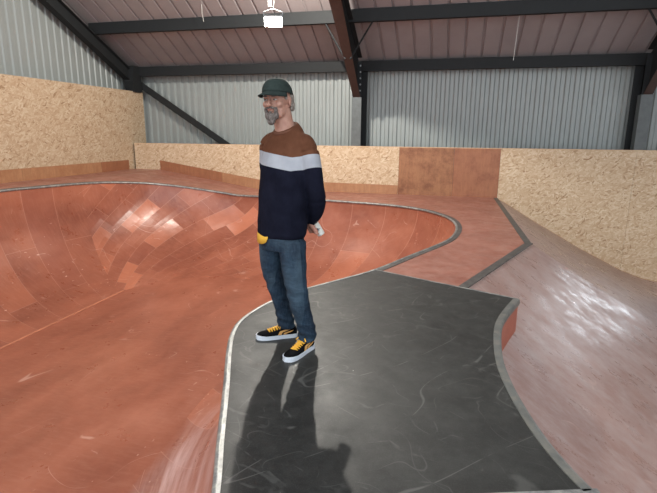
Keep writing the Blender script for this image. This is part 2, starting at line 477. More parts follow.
# coping tube + dark steel strip
def rimpt(i, off=0.0, dz=0.0):
    a = rimc[(i-1) % NR]; b = rimc[(i+1) % NR]; t = (Vector(b)-Vector(a)).normalized(); n = Vector((-t.y, t.x))
    p = Vector(rimc[i % NR])+n*off
    return Vector((p.x, p.y, deck_z(p.x)+dz))
sgn = 1 if not in_poly(rimpt(60, .2), rimc) else -1
PL0, PL1 = 22*PER+1, 33*PER+1       # stretch along the grey platform
bm = bmesh.new()
tube(bm, [rimpt(i, .0, -.008)+OFF for i in range(PL1-1, PL0+1+NR)], .022, 8)
mesh_obj('coping', bm, M['coping'], bowl, True)
bm = bmesh.new()
tube(bm, [rimpt(i, .0, -.008)+OFF for i in range(PL0, PL1)], .021, 8)
mesh_obj('coping', bm, M['coping'], bowl, True)
def ribbon(bm, ids, o0, o1, z0, z1, off=OFF):
    L = []
    for i in ids:
        a = rimpt(i, o0*sgn); b = rimpt(i, o1*sgn)
        L.append([bm.verts.new(Vector((p.x, p.y, p.z+z))+off) for p, z in ((a, z0), (b, z0), (b, z1), (a, z1))])
    for A, B in zip(L[:-1], L[1:]):
        for k in range(4): bm.faces.new([A[k], A[(k+1) % 4], B[(k+1) % 4], B[k]])
    bm.faces.new(L[0][::-1]); bm.faces.new(L[-1])
bm = bmesh.new(); ribbon(bm, range(PL0, PL1), .004, .022, -.01, .0145)
oc = mesh_obj('edge_strip', bm, M['coping_pale'], bowl); oc['label'] = 'bright worn edge along the grey platform'
bm = bmesh.new(); ribbon(bm, range(PL1-1, PL0+1+NR), .015, .085, -.01, .007)
mesh_obj('edge_strip', bm, M['strip'], bowl)

# decks and the bank on the right ----------------------------------------
C0 = Vector((1.065, WALL_Y)); C1 = Vector((1.142, 7.477)); C2 = Vector((.181, 5.02))
nA = Vector((1.0, .0155)).normalized(); nB = Vector((.931, -.364)).normalized()
plat_front = [(.70, 2.085), (.2, 1.92), (-.40, 1.70), (-.84, 1.52)]
plat_right = [(.669,4.80),(.60,4.60),(.528,4.38),(.468,4.16),(.432,3.95),(.410,3.67),(.402,3.40),(.412,3.20),(.440,2.96),(.493,2.67),(.555,2.43),(.62,2.25),(.68,2.12)]
prc = [v.xy for v in catmull([(x, y, 0) for x, y in plat_right], 3)]
rim_plat = [Vector(rimc[i]) for i in range(PL0+1, PL1-1)]
platform = [Vector((-.80, 5.45))] + [Vector((.181, 5.02))] + [Vector(p) for p in prc] + [Vector(p) for p in plat_front] + rim_plat[::-1]
BP = [(0, 0), (.47, -.275), (.91, -.545), (1.54, -.89), (1.97, -1.14), (2.5, -1.40), (2.98, -1.64), (3.43, -1.80), (3.78, -1.86), (4.3, -1.88), (30, -1.88)]
def bank_p(d):
    if d <= 0: return 0.0
    for (a, za), (b, zb) in zip(BP[:-1], BP[1:]):
        if d <= b: return za+(zb-za)*(d-a)/(b-a)
    return BP[-1][1]
def bank_d(x, y):
    p = Vector((x, y)); return max((p-C1).dot(nA), (p-C1).dot(nB))
FRONT_Y = 1.05
pts = []; edges = []
def add_loop(P, closed=True):
    s = len(pts); pts.extend([Vector((p[0], p[1])) for p in P]); n = len(P)
    for i in range(n if closed else n-1): edges.append((s+i, s+(i+1) % n))
add_loop([(LEFT_X-.3, -3.5), (9.0, -3.5)] + [(9.0-.15*k, WALL_Y) for k in range(53)] + [(LEFT_X-.3, WALL_Y)])
add_loop(rimc); add_loop(platform)
hip = [C1+Vector((.976, -.178))*t for t in (0, .5, 1, 1.5, 2, 2.6, 3.2, 3.8, 4.4)]
add_loop([C0, C1], False); add_loop([C1, C2], False); add_loop([C2, C2-Vector((.364, .931))*9.0], False)
add_loop(hip, False)
add_loop([(-8.3, 11.8), (-8.3, WALL_Y)], False)
add_loop([(-5.25, 11.5), (-5.25, WALL_Y)], False)
x = -9.4
while x < 9.0:
    y = -3.4
    while y < WALL_Y-.05:
        p = Vector((x+.01, y+.013)); q = p
        if bank_d(x, y) > .15 and bank_d(x, y) < 5: pts.append(q)
        elif int(round((x+9.4)/.2)) % 3 == 0 and int(round((y+3.4)/.2)) % 3 == 0: pts.append(q)
        y += .2
    x += .2
ov, oe, of, _, _, _ = delaunay_2d_cdt(pts, edges, [], 0, 1e-5)
bmD = bmesh.new(); bmB = bmesh.new()
vd = {}; vb = {}
for f in of:
    c = sum((ov[i] for i in f), Vector((0, 0)))/len(f)
    if in_poly(c, rimc) or in_poly(c, platform): continue
    dd = bank_d(c.x, c.y)
    if dd > 0.0:
        for i in f:
            if i not in vb: vb[i] = bmB.verts.new((ov[i].x, ov[i].y, bank_p(bank_d(ov[i].x, ov[i].y))))
        fc = bmB.faces.new([vb[i] for i in f])
        fc.smooth = True
    else:
        for i in f:
            if i not in vd: vd[i] = bmD.verts.new((ov[i].x, ov[i].y, deck_z(ov[i].x)))
        bmD.faces.new([vd[i] for i in f])
for b_ in (bmD, bmB):
    for f in b_.faces:
        f.normal_update()
        if f.normal.z < 0: f.normal_flip()
deck = mesh_obj('deck', bmD, M['deck'], recalc=False)
deck.name = 'red_deck'
tag(deck, 'dusty red flat deck running round the bowl up to the chipboard barriers', 'deck')
bank = empty('bank_ramp', (4.0, 7.0, -1.88)); BO = Vector((-4.0, -7.0, 1.88))
for v in bmB.verts: v.co += BO
mesh_obj('sloped_surface', bmB, M['bank'], bank, recalc=False)
tag(bank, 'worn pinkish sloping bank with shiny patches, right of the grey platform', 'skate ramp')
bm = bmesh.new()
def flat_strip(bm, a, b, n, w0, w1, z0, z1, off):
    P = [a+n*w0, b+n*w0, b+n*w1, a+n*w1]
    prism(bm, [(p.x+off.x, p.y+off.y) for p in P], 'z', z0+off.z, z1+off.z)
flat_strip(bm, C0-Vector((0, .02)), C1, nA, -.085, .012, -.02, .006, BO)
mesh_obj('edge_strip', bm, M['strip'], bank)
bm = bmesh.new()
flat_strip(bm, C1+Vector((.02, .05)), C2, nB, -.085, .012, -.02, .007, BO)
mesh_obj('edge_strip', bm, M['strip'], bank)

# grey platform ------------------------------------------------------------
plat = empty('deck_platform', (-.4, 3.4, 0)); PO = Vector((.4, -3.4, 0))
tag(plat, 'scratched dark grey platform with metal coping, the man stands on it', 'platform')
bm = bmesh.new()
def inset(poly, d):
    n = len(poly); out = []
    for i in range(n):
        a = Vector(poly[i-1]); b = Vector(poly[(i+1) % n]); t = (b-a).normalized(); nn = Vector((-t.y, t.x))
        out.append(Vector(poly[i])+nn*d)
    return out
area = sum(platform[i-1].x*platform[i].y-platform[i].x*platform[i-1].y for i in range(len(platform)))
prism(bm, [(p.x+PO.x, p.y+PO.y) for p in platform], 'z', -.05, .008)
mesh_obj('top_sheet', bm, M['grey'], plat)
# riser boards under the right and front edges
edge = [Vector((.62, 4.83))] + [Vector(p) for p in prc] + [Vector(p) for p in plat_front]
bm = bmesh.new()
def wall_ribbon(bm, P, off_in, z0, z1):
    A = []
    for i, p in enumerate(P):
        a = P[max(i-1, 0)]; b = P[min(i+1, len(P)-1)]; t = (b-a).normalized(); nn = Vector((t.y, -t.x))   # points away to the platform inside
        q = p+nn*off_in; r_ = p+nn*(off_in+.04)
        A.append([bm.verts.new((s.x+PO.x, s.y+PO.y, z)) for s, z in ((q, z0), (r_, z0), (r_, z1), (q, z1))])
    for X, Y in zip(A[:-1], A[1:]):
        for k in range(4): bm.faces.new([X[k], X[(k+1) % 4], Y[(k+1) % 4], Y[k]])
    bm.faces.new(A[0][::-1]); bm.faces.new(A[-1])
wall_ribbon(bm, edge, -.004, -1.2, -.045)
mesh_obj('riser', bm, M['riser'], plat)
def edge_cope(name, P, width, mat):
    bm = bmesh.new(); A = []
    for i, p in enumerate(P):
        a = P[max(i-1, 0)]; b = P[min(i+1, len(P)-1)]; t = (b-a).normalized(); nn = Vector((t.y, -t.x))
        prof = [(-.012, -.05), (-.020, -.02), (-.014, .008), (0, .014), (width, .014), (width, -.03)]
        A.append([bm.verts.new((p.x+nn.x*w+PO.x, p.y+nn.y*w+PO.y, z)) for w, z in prof])
    m_ = len(A[0])
    for X, Y in zip(A[:-1], A[1:]):
        for k in range(m_): bm.faces.new([X[k], X[(k+1) % m_], Y[(k+1) % m_], Y[k]])
    bm.faces.new(A[0][::-1]); bm.faces.new(A[-1])
    return mesh_obj(name, bm, mat, plat)
half = [Vector(p) for p in prc]
edge_cope('coping', half[:14], .042, M['rustcope'])
edge_cope('coping', half[13:], .042, M['rustcope'])
edge_cope('coping', [Vector((.72, 2.09))]+[Vector(p) for p in plat_front[1:]], .05, M['coping'])
bm = bmesh.new()   # thin pale joint at the back edge of the sheet
flat_strip(bm, Vector((-.80, 5.45)), Vector((.669, 4.80)), Vector((.40, .915)), -.006, .016, .002, .011, PO)
mesh_obj('joint_strip', bm, M['coping'], plat)

# ---------------------------------------------------------------- barriers
def bank_poly(x0, x1, y):
    out = []
    x = x0
    while x < x1: out.append((x, bank_p((Vector((x, y))-C1).dot(nA)))); x += .12
    out.append((x1, bank_p((Vector((x1, y))-C1).dot(nA))))
    return out
TOP = 1.197
bb = empty('chipboard_barrier', (-2.0, WALL_Y, 0)); bo = Vector((2.0, -WALL_Y, 0))
tag(bb, 'long low chipboard barrier along the back with two brown boards in it', 'barrier', 'chipboard barriers')
def board(name, poly, y0, y1, mat, parent, off, axis='y', label=None):
    bm = bmesh.new()
    if axis == 'y': prism(bm, [(p[0]+off.x, p[1]+off.z) for p in poly], 'y', y0+off.y, y1+off.y)
    else: prism(bm, [(p[0]+off.y, p[1]+off.z) for p in poly], 'x', y0+off.x, y1+off.x)
    o = mesh_obj(name, bm, mat, parent)
    if label: o['label'] = label
    return o
Y0 = WALL_Y
board('panel', [(-9.11, .40), (-8.3, .40), (-5.25, -.1), (-1.395, -.1), (-1.395, TOP), (-9.11, TOP)], Y0, Y0+.018, M['osb'], bb, bo, label='long plain chipboard panel left of the brown boards')
board('panel', [(-1.392, -.05), (-.03, -.05), (-.03, TOP), (-1.392, TOP)], Y0-.004, Y0+.018, M['brown'], bb, bo, label='stained brown plywood board')
board('panel', [(-.026, -.05), (1.068, -.05), (1.068, TOP), (-.026, TOP)], Y0-.004, Y0+.018, M['brown2'], bb, bo, label='reddish brown plywood board')
p1 = [(1.072, TOP)] + [(x, z-.03) for x, z in bank_poly(1.072, 4.02, Y0)] + [(4.02, TOP)]
board('panel', p1, Y0-.002, Y0+.018, M['osb'], bb, bo, label='chipboard panel cut to the curve of the bank')
p2 = [(4.025, TOP)] + [(x, z-.03) for x, z in bank_poly(4.025, 5.25, Y0)] + [(5.25, TOP)]
board('panel', p2, Y0, Y0+.018, M['osb'], bb, bo)
bm = bmesh.new(); box(bm, Vector((-9.11, Y0+.001, TOP))+bo, Vector((5.25, Y0+.10, TOP+.016))+bo); mesh_obj('top_rail', bm, M['rail'], bb)
# kick boards at the foot, following the sloping deck
def kick_poly(x0, x1, h=.27):
    xs = sorted({x0, x1} | {x for x in (-8.3, -5.25) if x0 < x < x1})
    hh = lambda x: h if x < -5 else lerp(x, -5.25, -1.4, .27, .235)
    return [(x, deck_z(x)-.02) for x in xs] + [(x, deck_z(x)+hh(x)) for x in reversed(xs)]
for a, b, mk in ((-8.29, -6.35, 'kick2'), (-6.345, -3.9, 'kick'), (-3.895, -1.40, 'kick')):
    board('kick_board', kick_poly(a, b), Y0-.014, Y0-.001, M[mk], bb, bo)
# pale edge of the wall panel where it meets the bank
bm = bmesh.new()
P = bank_poly(1.09, 5.24, Y0)
prev = None
for i, (x, z) in enumerate(P):
    r = [bm.verts.new(Vector((x, yy, z+dz))+bo) for yy, dz in ((Y0-.004, -.02), (Y0-.02, -.02), (Y0-.02, .012), (Y0-.004, .012))]
    if prev:
        for k in range(4): bm.faces.new([prev[k], prev[(k+1) % 4], r[(k+1) % 4], r[k]])
    else: bm.faces.new(r[::-1])
    prev = r
bm.faces.new(prev)
mesh_obj('foot_strip', bm, plain('tan_edge', (.42, .26, .15), .6), bb)

lb = empty('chipboard_barrier', (LEFT_X, 8.0, .465)); lo_ = Vector((-LEFT_X, -8.0, -.465))
tag(lb, 'tall chipboard barrier along the left side above the raised end of the deck', 'barrier', 'chipboard barriers')
board('panel', [(-3.4, .3), (8.2, .3), (8.2, 2.68), (-3.4, 2.68)], LEFT_X-.018, LEFT_X, M['osb2'], lb, lo_, 'x')
board('panel', [(8.202, .3), (13.55, .3), (13.55, 2.68), (8.202, 2.68)], LEFT_X-.018, LEFT_X, M['osb2'], lb, lo_, 'x')
for a, b, mk in ((-3.4, 8.9, 'kick'), (8.905, 11.45, 'kick'), (11.455, 12.62, 'kick2')):
    board('kick_board', [(a, .44), (b, .44), (b, .735), (a, .735)], LEFT_X+.001, LEFT_X+.014, M[mk], lb, lo_, 'x')

# ---------------------------------------------------------------- building shell
EAVE_Y, SL = 13.45, .54
def roof_z(y): return 3.395+SL*(EAVE_Y-y)
CL_Y, CL_X = 13.72, -9.62
def profile(a, b, pitch, depth, top):
    """trapezoid ribs: list of (position, offset)"""
    out = []; x = a
    while x < b:
        out += [(x, 0), (x+pitch*.38, 0), (x+pitch*.50, depth*1.3), (x+pitch*.88, depth*1.3)]
        x += pitch
    return out
def sheet(name, prof, fa, fb, mat, kind=True):
    bm = bmesh.new(); prev = None
    for (t, d) in prof:
        r = [bm.verts.new(fa(t, d)), bm.verts.new(fb(t, d))]
        if prev: bm.faces.new([prev[0], r[0], r[1], prev[1]])
        prev = r
    o = mesh_obj(name, bm, mat, recalc=False)
    md = o.modifiers.new('thick', 'SOLIDIFY'); md.thickness = .004
    o['kind'] = 'structure'
    return o
WX0, WX1, WZ0, WZ1 = 5.35, 7.5, .7, 2.2      # assumed window, out of view beyond the right edge
pr = profile(-9.7, WX0, .22, -.03, .5)
sheet('wall_back', [p for p in pr if p[0] <= WX0], lambda t, d: (t, CL_Y+d, -2.2), lambda t, d: (t, CL_Y+d, 3.5), M['clad'])
sheet('wall_back', profile(WX0, WX1, .22, -.03, .5), lambda t, d: (t, CL_Y+d, -2.2), lambda t, d: (t, CL_Y+d, WZ0), M['clad'])
sheet('wall_back', profile(WX0, WX1, .22, -.03, .5), lambda t, d: (t, CL_Y+d, WZ1), lambda t, d: (t, CL_Y+d, 3.5), M['clad'])
sheet('wall_back', profile(WX1, 12.0, .22, -.03, .5), lambda t, d: (t, CL_Y+d, -2.2), lambda t, d: (t, CL_Y+d, 3.5), M['clad'])
sheet('wall_left', profile(-3.4, 13.75, .22, .018, .5), lambda t, d: (CL_X+d, t, -2.2), lambda t, d: (CL_X+d, t, roof_z(t)+.05), M['clad'])
# wall_right far outside the frame closes the hall
sheet('wall_right', profile(-3.4, 13.75, .22, .03, .5), lambda t, d: (12.0-d, t, -2.2), lambda t, d: (12.0-d, t, roof_z(t)+.05), M['clad'])
ROOF_END = -.4  # roof stops here; rear of the hall left open so sky light enters
sheet('ceiling', [q for k in range(56) for q in ((-9.9+.4*k, 0), (-9.9+.4*k+.335, 0), (-9.9+.4*k+.35, .045), (-9.9+.4*k+.385, .045))], lambda t, d: (t, 13.9, roof_z(13.9)+d), lambda t, d: (t, ROOF_END, roof_z(ROOF_END)+d), M['roof'])
# concrete ground under everything
bm = bmesh.new(); box(bm, (-12, -6, -2.35), (14, 14.5, -2.2))
fl = mesh_obj('floor', bm, plain('concrete', (.25, .24, .22), .8)); fl['kind'] = 'structure'
# assumed window, never in view, inferred from the sheen on the bank
bm = bmesh.new()
for a, b in (((WX0-.06, WZ0-.06), (WX1+.06, WZ0)), ((WX0-.06, WZ1), (WX1+.06, WZ1+.06)), ((WX0-.06, WZ0), (WX0, WZ1)), ((WX1, WZ0), (WX1+.06, WZ1)), ((6.4, WZ0), (6.45, WZ1))):
    box(bm, (a[0], CL_Y-.06, a[1]), (b[0], CL_Y+.03, b[1]))
wn = mesh_obj('assumed_window_1', bm, M['galv']); wn['kind'] = 'structure'
g = NT('assumed_window_glass', .05); g.b.inputs['Transmission Weight'].default_value = 1; g.base((.95, .97, .98)); g.b.inputs['IOR'].default_value = 1.05
bm = bmesh.new(); box(bm, (WX0, CL_Y-.01, WZ0), (WX1, CL_Y-.004, WZ1))
mesh_obj('pane', bm, g.m, wn)

# eave beam and purlin ------------------------------------------------------
def beam(name, x0, x1, y, z0, z1, w, label, cat, group=None):
    """folded steel section with lips, long side along x"""
    bm = bmesh.new()
    t = .012
    P = [(y, z0), (y+w, z0), (y+w, z0+.03), (y+w-t, z0+.03), (y+w-t, z0+t), (y+t, z0+t), (y+t, z1-t), (y+w-t, z1-t), (y+w-t, z1-.03), (y+w, z1-.03), (y+w, z1), (y, z1)]
    prism(bm, [(a, b) for a, b in P], 'x', x0, x1)
    c = Vector(((x0+x1)/2, y, z0))
    for v in bm.verts: v.co -= c
    o = mesh_obj(name, bm, M['steel']); o.location = c
    return tag(o, label, cat, group)
beam('eave_beam', -9.3, 11.9, 13.33, 3.115, 3.37, .14, 'dark steel beam along the top of the back cladding', 'beam')
beam('roof_purlin', -9.45, 11.9, 11.80, 4.00, 4.27, .14, 'dark steel purlin crossing under the roof above the hanging lamp', 'beam')
for y in (9.9, 8.0, 6.1, 4.2, 2.3):
    pass

# portal frames ---------------------------------------------------------------
def frame(x, label, haunch=True, side=1):
    root = empty('portal_frame', (x, 13.1, -1.9)); off = Vector((-x, -13.1, 1.9))
    tag(root, label, 'steel frame', 'steel portal frames')
    # column: two flanges and a web
    bm = bmesh.new()
    box(bm, Vector((x-.115, 12.99, -1.9))+off, Vector((x+.115, 13.005, 3.3))+off)
    box(bm, Vector((x-.008, 13.005, -1.9))+off, Vector((x+.008, 13.42, 3.3))+off)
    box(bm, Vector((x-.19, 13.42, -1.9))+off, Vector((x+.19, 13.44, 3.3))+off)
    mesh_obj('column', bm, M['steel'], root)
    # grey casing on the lower column
    bm = bmesh.new(); box(bm, Vector((x-.125, 12.955, TOP-.01))+off, Vector((x+.125, 12.985, 2.44))+off)
    vs = [(x-.125, 12.985), (x-.11, 12.985), (x-.11, 13.2), (x-.125, 13.2)]
    prism(bm, [(a+off.x, b+off.y) for a, b in vs], 'z', TOP-.01+off.z, 2.44+off.z)
    mesh_obj('casing', bm, M['casing'], root)
    # rafter: web, upper and lower flange
    zb = lambda y: 2.43+.70*(13.0-y) if y > 10.6 else 2.43+.70*2.4+SL*(10.6-y)
    ys = [13.42, 13.0, 12.2, 11.4, 10.6, 8, 5, 2, ROOF_END]
    low = lambda y: zb(min(y, 13.0))
    up = lambda y: roof_z(y)-.24
    bm = bmesh.new()
    poly = [(y, low(y)) for y in ys]+[(y, up(y)) for y in reversed(ys)]
    prism(bm, [(a+off.y, b+off.z) for a, b in poly], 'x', -.008, .008)
    mesh_obj('rafter_web', bm, M['steel'], root)
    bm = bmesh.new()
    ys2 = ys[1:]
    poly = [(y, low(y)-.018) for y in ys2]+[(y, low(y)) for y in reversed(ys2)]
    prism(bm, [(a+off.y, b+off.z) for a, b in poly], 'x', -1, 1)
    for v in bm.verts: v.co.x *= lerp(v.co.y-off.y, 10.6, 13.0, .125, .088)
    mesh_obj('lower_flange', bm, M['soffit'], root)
    bm = bmesh.new()
    poly = [(y, up(y)) for y in ys2]+[(y, up(y)+.018) for y in reversed(ys2)]
    prism(bm, [(a+off.y, b+off.z) for a, b in poly], 'x', -.115, .115)
    mesh_obj('upper_flange', bm, M['steel'], root)
    # end plate and bolts at the knee
    bm = bmesh.new()
    prism(bm, [(12.99+off.y, 2.47+off.z), (12.955+off.y, 2.47+off.z), (12.955+off.y, 3.3+off.z), (12.99+off.y, 3.3+off.z)], 'x', -.12, .12)
    mesh_obj('end_plate', bm, M['steel'], root)
    for zz in (2.6, 2.75, 2.9, 3.05, 3.2):
        bm = bmesh.new(); bmesh.ops.create_cone(bm, cap_ends=True, segments=6, radius1=.022, radius2=.022, depth=.03,
            matrix=Matrix.Translation(Vector((x+.09, 12.945, zz))+off) @ Matrix.Rotation(PI/2, 4, 'X'))
        mesh_obj('bolt', bm, M['galv'], root)
    # fly braces from the purlin down to the lower flange
    for s in (-1, 1):
        bm = bmesh.new(); yb = 11.86
        a = Vector((x+s*.56, yb, 4.02)); b = Vector((x+s*.06, yb-.05, zb(yb)-.02))
        tube(bm, [a+off, b+off], .022, 6)
        ell(bm, a+off, (.035, .035, .035), seg=8)
        mesh_obj('fly_brace', bm, M['steel'], root)
    return root
frame(-2.55, 'dark steel portal frame with brown underside and grey cased column, right of the man')
frame(4.10, 'dark steel portal frame at the right edge of the picture')
# gable frame at the left
gf = empty('gable_frame', (-9.3, 13.2, -1.9)); go = Vector((9.3, -13.2, 1.9))
tag(gf, 'dark steel gable rafter sloping down to the back left corner', 'steel frame')
bm = bmesh.new()
def gpoly(z0, z1, ya=13.3, yb=ROOF_END): return [(ya, 3.02+.50*(12.95-ya)+z0), (yb, 3.02+.50*(12.95-yb)+z0), (yb, 3.02+.50*(12.95-yb)+z1), (ya, 3.02+.50*(12.95-ya)+z1)]
prism(bm, [(a+go.y, b+go.z) for a, b in gpoly(.02, .34)], 'x', -.01, .01)
mesh_obj('rafter_web', bm, M['steel'], gf)
for z0 in (0, .34):
    bm = bmesh.new(); prism(bm, [(a+go.y, b+go.z) for a, b in gpoly(z0, z0+.02)], 'x', -.1, .1)
    mesh_obj('flange', bm, M['steel'], gf)
bm = bmesh.new()
box(bm, Vector((-9.42, 13.05, -1.9))+go, Vector((-9.22, 13.3, 2.62))+go); mesh_obj('column', bm, M['steel'], gf)
bm = bmesh.new()
prism(bm, [(13.08+go.y, 2.66+go.z), (13.42+go.y, 2.66+go.z), (13.42+go.y, 3.38+go.z), (13.10+go.y, 3.38+go.z), (13.0+go.y, 2.95+go.z)], 'x', -.10, .20)
mesh_obj('knee_plate', bm, M['steel'], gf)
# diagonal brace
bm = bmesh.new()
a = Vector((-9.2, 13.46, 2.90)); b = Vector((-6.35, 13.46, 1.10)); d = (b-a).normalized(); n_ = Vector((-d.z, 0, d.x))
c = (a+b)/2
for sgn2, w0, w1, y0, y1 in ((1, -.095, .095, 0, .012), (1, -.095, -.083, 0, .08)):
    P = [a+n_*w0-c, b+n_*w0-c, b+n_*w1-c, a+n_*w1-c]
    A = [bm.verts.new(p+Vector((0, y0, 0))) for p in P]; B = [bm.verts.new(p+Vector((0, y1, 0))) for p in P]
    bm.faces.new(A); bm.faces.new(B[::-1])
    for i in range(4): bm.faces.new([A[i], B[i], B[(i+1) % 4], A[(i+1) % 4]])
db = mesh_obj('diagonal_brace', bm, M['steel']); db.location = c
tag(db, 'dark steel brace running diagonally down across the back left cladding', 'brace')
# thin wires hanging from the roof
for (x, y, z0, z1, lab) in ((1.12, 12.3, 3.15, 4.28, 'thin pale wire hanging from the roof at the right'),
                            (-6.05, 11.6, 4.12, 4.43, 'thin pale wire hanging from the purlin on the left')):
    bm = bmesh.new(); tube(bm, [(0, 0, 0), (.02, -.1, (z1-z0)*.5), (.05, -.16, z1-z0+.15)], .005, 6)
    o = mesh_obj('hanging_wire', bm, M['white']); o.location = (x, y, z0); tag(o, lab, 'wire')

# ---------------------------------------------------------------- lamp over the bowl edge
LP = Vector((-1.92, 5.2, 2.665))
def floodlight(loc, rz, label, power, cable_top, size=(.165, .085)):
    root = empty('floodlight', loc, rz); tag(root, label, 'lamp', 'hanging lamps')
    tilt = Matrix.Rotation(math.radians(38), 4, 'X')
    w, h = size
    bm = bmesh.new(); box(bm, (-w/2-.012, .0, -h/2-.012), (w/2+.012, .04, h/2+.012), tilt); 
    for k in range(9): box(bm, (-w/2+k*w/8-.003, .04, -h/2), (-w/2+k*w/8+.003, .065, h/2), tilt)
    mesh_obj('housing', bm, M['galv'], root)
    e = NT('lamp_glow'); e.base((1, 1, 1)); e.b.inputs['Emission Color'].default_value = (1, .97, .88, 1); e.b.inputs['Emission Strength'].default_value = 45
    bm = bmesh.new(); box(bm, (-w/2, -.012, -h/2), (w/2, -.001, h/2), tilt); mesh_obj('led_panel', bm, e.m, root)
    bm = bmesh.new(); tube(bm, [(-w/2-.014, .02, 0), (-w/2-.014, .0, .10), (0, .0, .13), (w/2+.014, .0, .10), (w/2+.014, .02, 0)], .006, 6); mesh_obj('bracket', bm, M['galv'], root)
    bm = bmesh.new(); box(bm, (-.05, -.015, .15), (-.012, .02, .25)); mesh_obj('driver_box', bm, M['white'], root)
    bm = bmesh.new(); tube(bm, [(0, 0, .13), (.012, 0, .2), (.01, 0, .3), (0, 0, cable_top)], .0045, 6); mesh_obj('cable', bm, M['white'], root)
    L = bpy.data.lights.new('lamp_light', 'POINT'); L.shadow_soft_size = .05; L.energy = power; L.color = (1, .95, .86)
    lo = bpy.data.objects.new('lamp_light', L); link(lo, root)
    lo.location = (0, -.07, -.075)
    return root
L0 = floodlight(LP, math.radians(17), 'lit white floodlight hanging above the bowl edge, over the man', 14, roof_z(5.2)-LP.z-.02)
L3 = floodlight((-3.15, 9.35, 5.05), math.radians(17), 'assumed floodlight, out of view, hanging high under the roof over the back of the bowl', 520, roof_z(9.3)-5.05, (.30, .18))  # unseen lamp, assumed from the man's shadow
L1 = floodlight((4.6, .3, 5.0), math.radians(150), 'added fill floodlight near the ridge, out of view, on the side of the sloping bank', 90, roof_z(.3)-5.06)  # unseen fill lamp, added for light from behind the camera
L2 = floodlight((-4.6, .1, 5.0), math.radians(200), 'added fill floodlight near the ridge, out of view, on the side of the bowl', 90, roof_z(.1)-5.06)  # second added fill lamp behind the camera, never in view
# ---------------------------------------------------------------- the man
MX, MY, MR = -1.135, 3.21, math.radians(-25)
person = empty('person', (MX, MY, .008), MR)
tag(person, 'bearded man in green cap and striped sweater standing on the grey platform', 'person')
RV = Vector((.713, .70, 0)); TC = Vector((.70, -.713, 0))
def skin_mat():
    m = NT('skin', .5, spec=.35)
    m.b.inputs['Subsurface Weight'].default_value = .08
    m.b.inputs['Subsurface Radius'].default_value = (.01, .004, .002)
    ob = m.coord()
    c = m.ramp(m.noise(ob, 22, 4, .6), [(.3, (.33, .165, .120)), (.7, (.43, .245, .185))])
    sz = m.n('ShaderNodeSeparateXYZ', {0: ob}).outputs[2]
    hand = m.math('LESS_THAN', sz, 1.2)
    c = m.mix(m.math('MULTIPLY', hand, .6), c, (.40, .17, .12))
    m.base(c); return m.m
SK = skin_mat()
HEAD = Matrix.Translation((-.022, -.02, 1.746)) @ Matrix.Rotation(math.radians(15), 4, 'Z') @ Matrix.Rotation(math.radians(-2), 4, 'Y') @ Matrix.Rotation(math.radians(3), 4, 'X') @ Matrix.Diagonal((1.13, 1.10, 1.05, 1))
def hell(bm, c, r, rot=(0, 0, 0), seg=20):
    M_ = HEAD @ Matrix.Translation(Vector(c)) @ Euler(rot).to_matrix().to_4x4() @ Matrix.Diagonal((*r, 1))
    bmesh.ops.create_uvsphere(bm, u_segments=seg, v_segments=max(8, seg*2//3), radius=1, matrix=M_)
AX = (RV*.5+Vector((0, 0, -.86))).normalized()
CUP = Vector((.142, .200, .882))
bm = bmesh.new()
# skull and face
hell(bm, (0, .012, .025), (.074, .095, .098), seg=32)
hell(bm, (0, -.022, -.045), (.058, .064, .070), seg=28)
hell(bm, (0, -.050, -.082), (.036, .034, .030))
hell(bm, (0, -.062, -.098), (.024, .022, .018))
hell(bm, (0, -.072, .024), (.054, .018, .012))
for s in (-1, 1):
    hell(bm, (s*.041, -.056, -.022), (.022, .022, .024))
    hell(bm, (s*.047, -.024, -.070), (.017, .040, .030)); hell(bm, (s*.034, -.045, -.088), (.022, .026, .020))
    hell(bm, (s*.076, .012, -.010), (.009, .020, .033), (0, 0, s*.45))
    hell(bm, (s*.079, .016, -.004), (.007, .014, .022), (0, 0, s*.5))
    hell(bm, (s*.010, -.100, -.030), (.009, .010, .008))
for t, r in ((0, .008), (.2, .0085), (.4, .009), (.6, .010), (.8, .0115), (1, .0125)):
    hell(bm, (0, -.084-.026*t, .018-.046*t), (r, r*1.1, r), seg=12)
hell(bm, (0, -.086, -.050), (.024, .012, .006)); hell(bm, (0, -.084, -.060), (.020, .012, .007))
# neck and trunk
limb(bm, [(-.012, .0, 1.70), (-.004, .022, 1.60), (.0, .035, 1.52), (0, .04, 1.46)], [.062, .066, .072, .085], 20)
rings(bm, [(-.01, .0, .80, .12, .085), (0, .0, .95, .145, .09), (0, .01, 1.15, .155, .095), (0, .03, 1.32, .17, .10), (0, .04, 1.42, .16, .085), (0, .04, 1.48, .10, .07)], 28)
ell(bm, (-.01, 0, .86), (.13, .09, .09))
L_ARM = [(.165, .05, 1.42), (.205, .065, 1.30), (.222, .095, 1.13), (.185, .130, 1.01), (.105, .165, .915)]
R_ARM = [(-.165, .05, 1.42), (-.215, .075, 1.30), (-.245, .11, 1.13), (-.17, .155, 1.02), (-.03, .195, .935)]
for A in (L_ARM, R_ARM): limb(bm, A, [.045, .042, .036, .034, .024], 14)
for P in ([(.065, .0, .84), (.105, 0, .65), (.145, 0, .47), (.162, .03, .28), (.160, .075, .07)], [(-.09, 0, .84), (-.12, 0, .65), (-.12, .05, .47), (-.115, .10, .28), (-.112, .14, .07)]):
    limb(bm, P, [.058, .062, .05, .040, .024], 14)
for (h, t) in (((.158, .10), (.182, -.10)), ((-.082, .175), (-.225, -.005))):
    limb(bm, [(h[0], h[1], .045), (h[0]*.6+t[0]*.4, h[1]*.6+t[1]*.4, .038)], [.026, .020], 10)
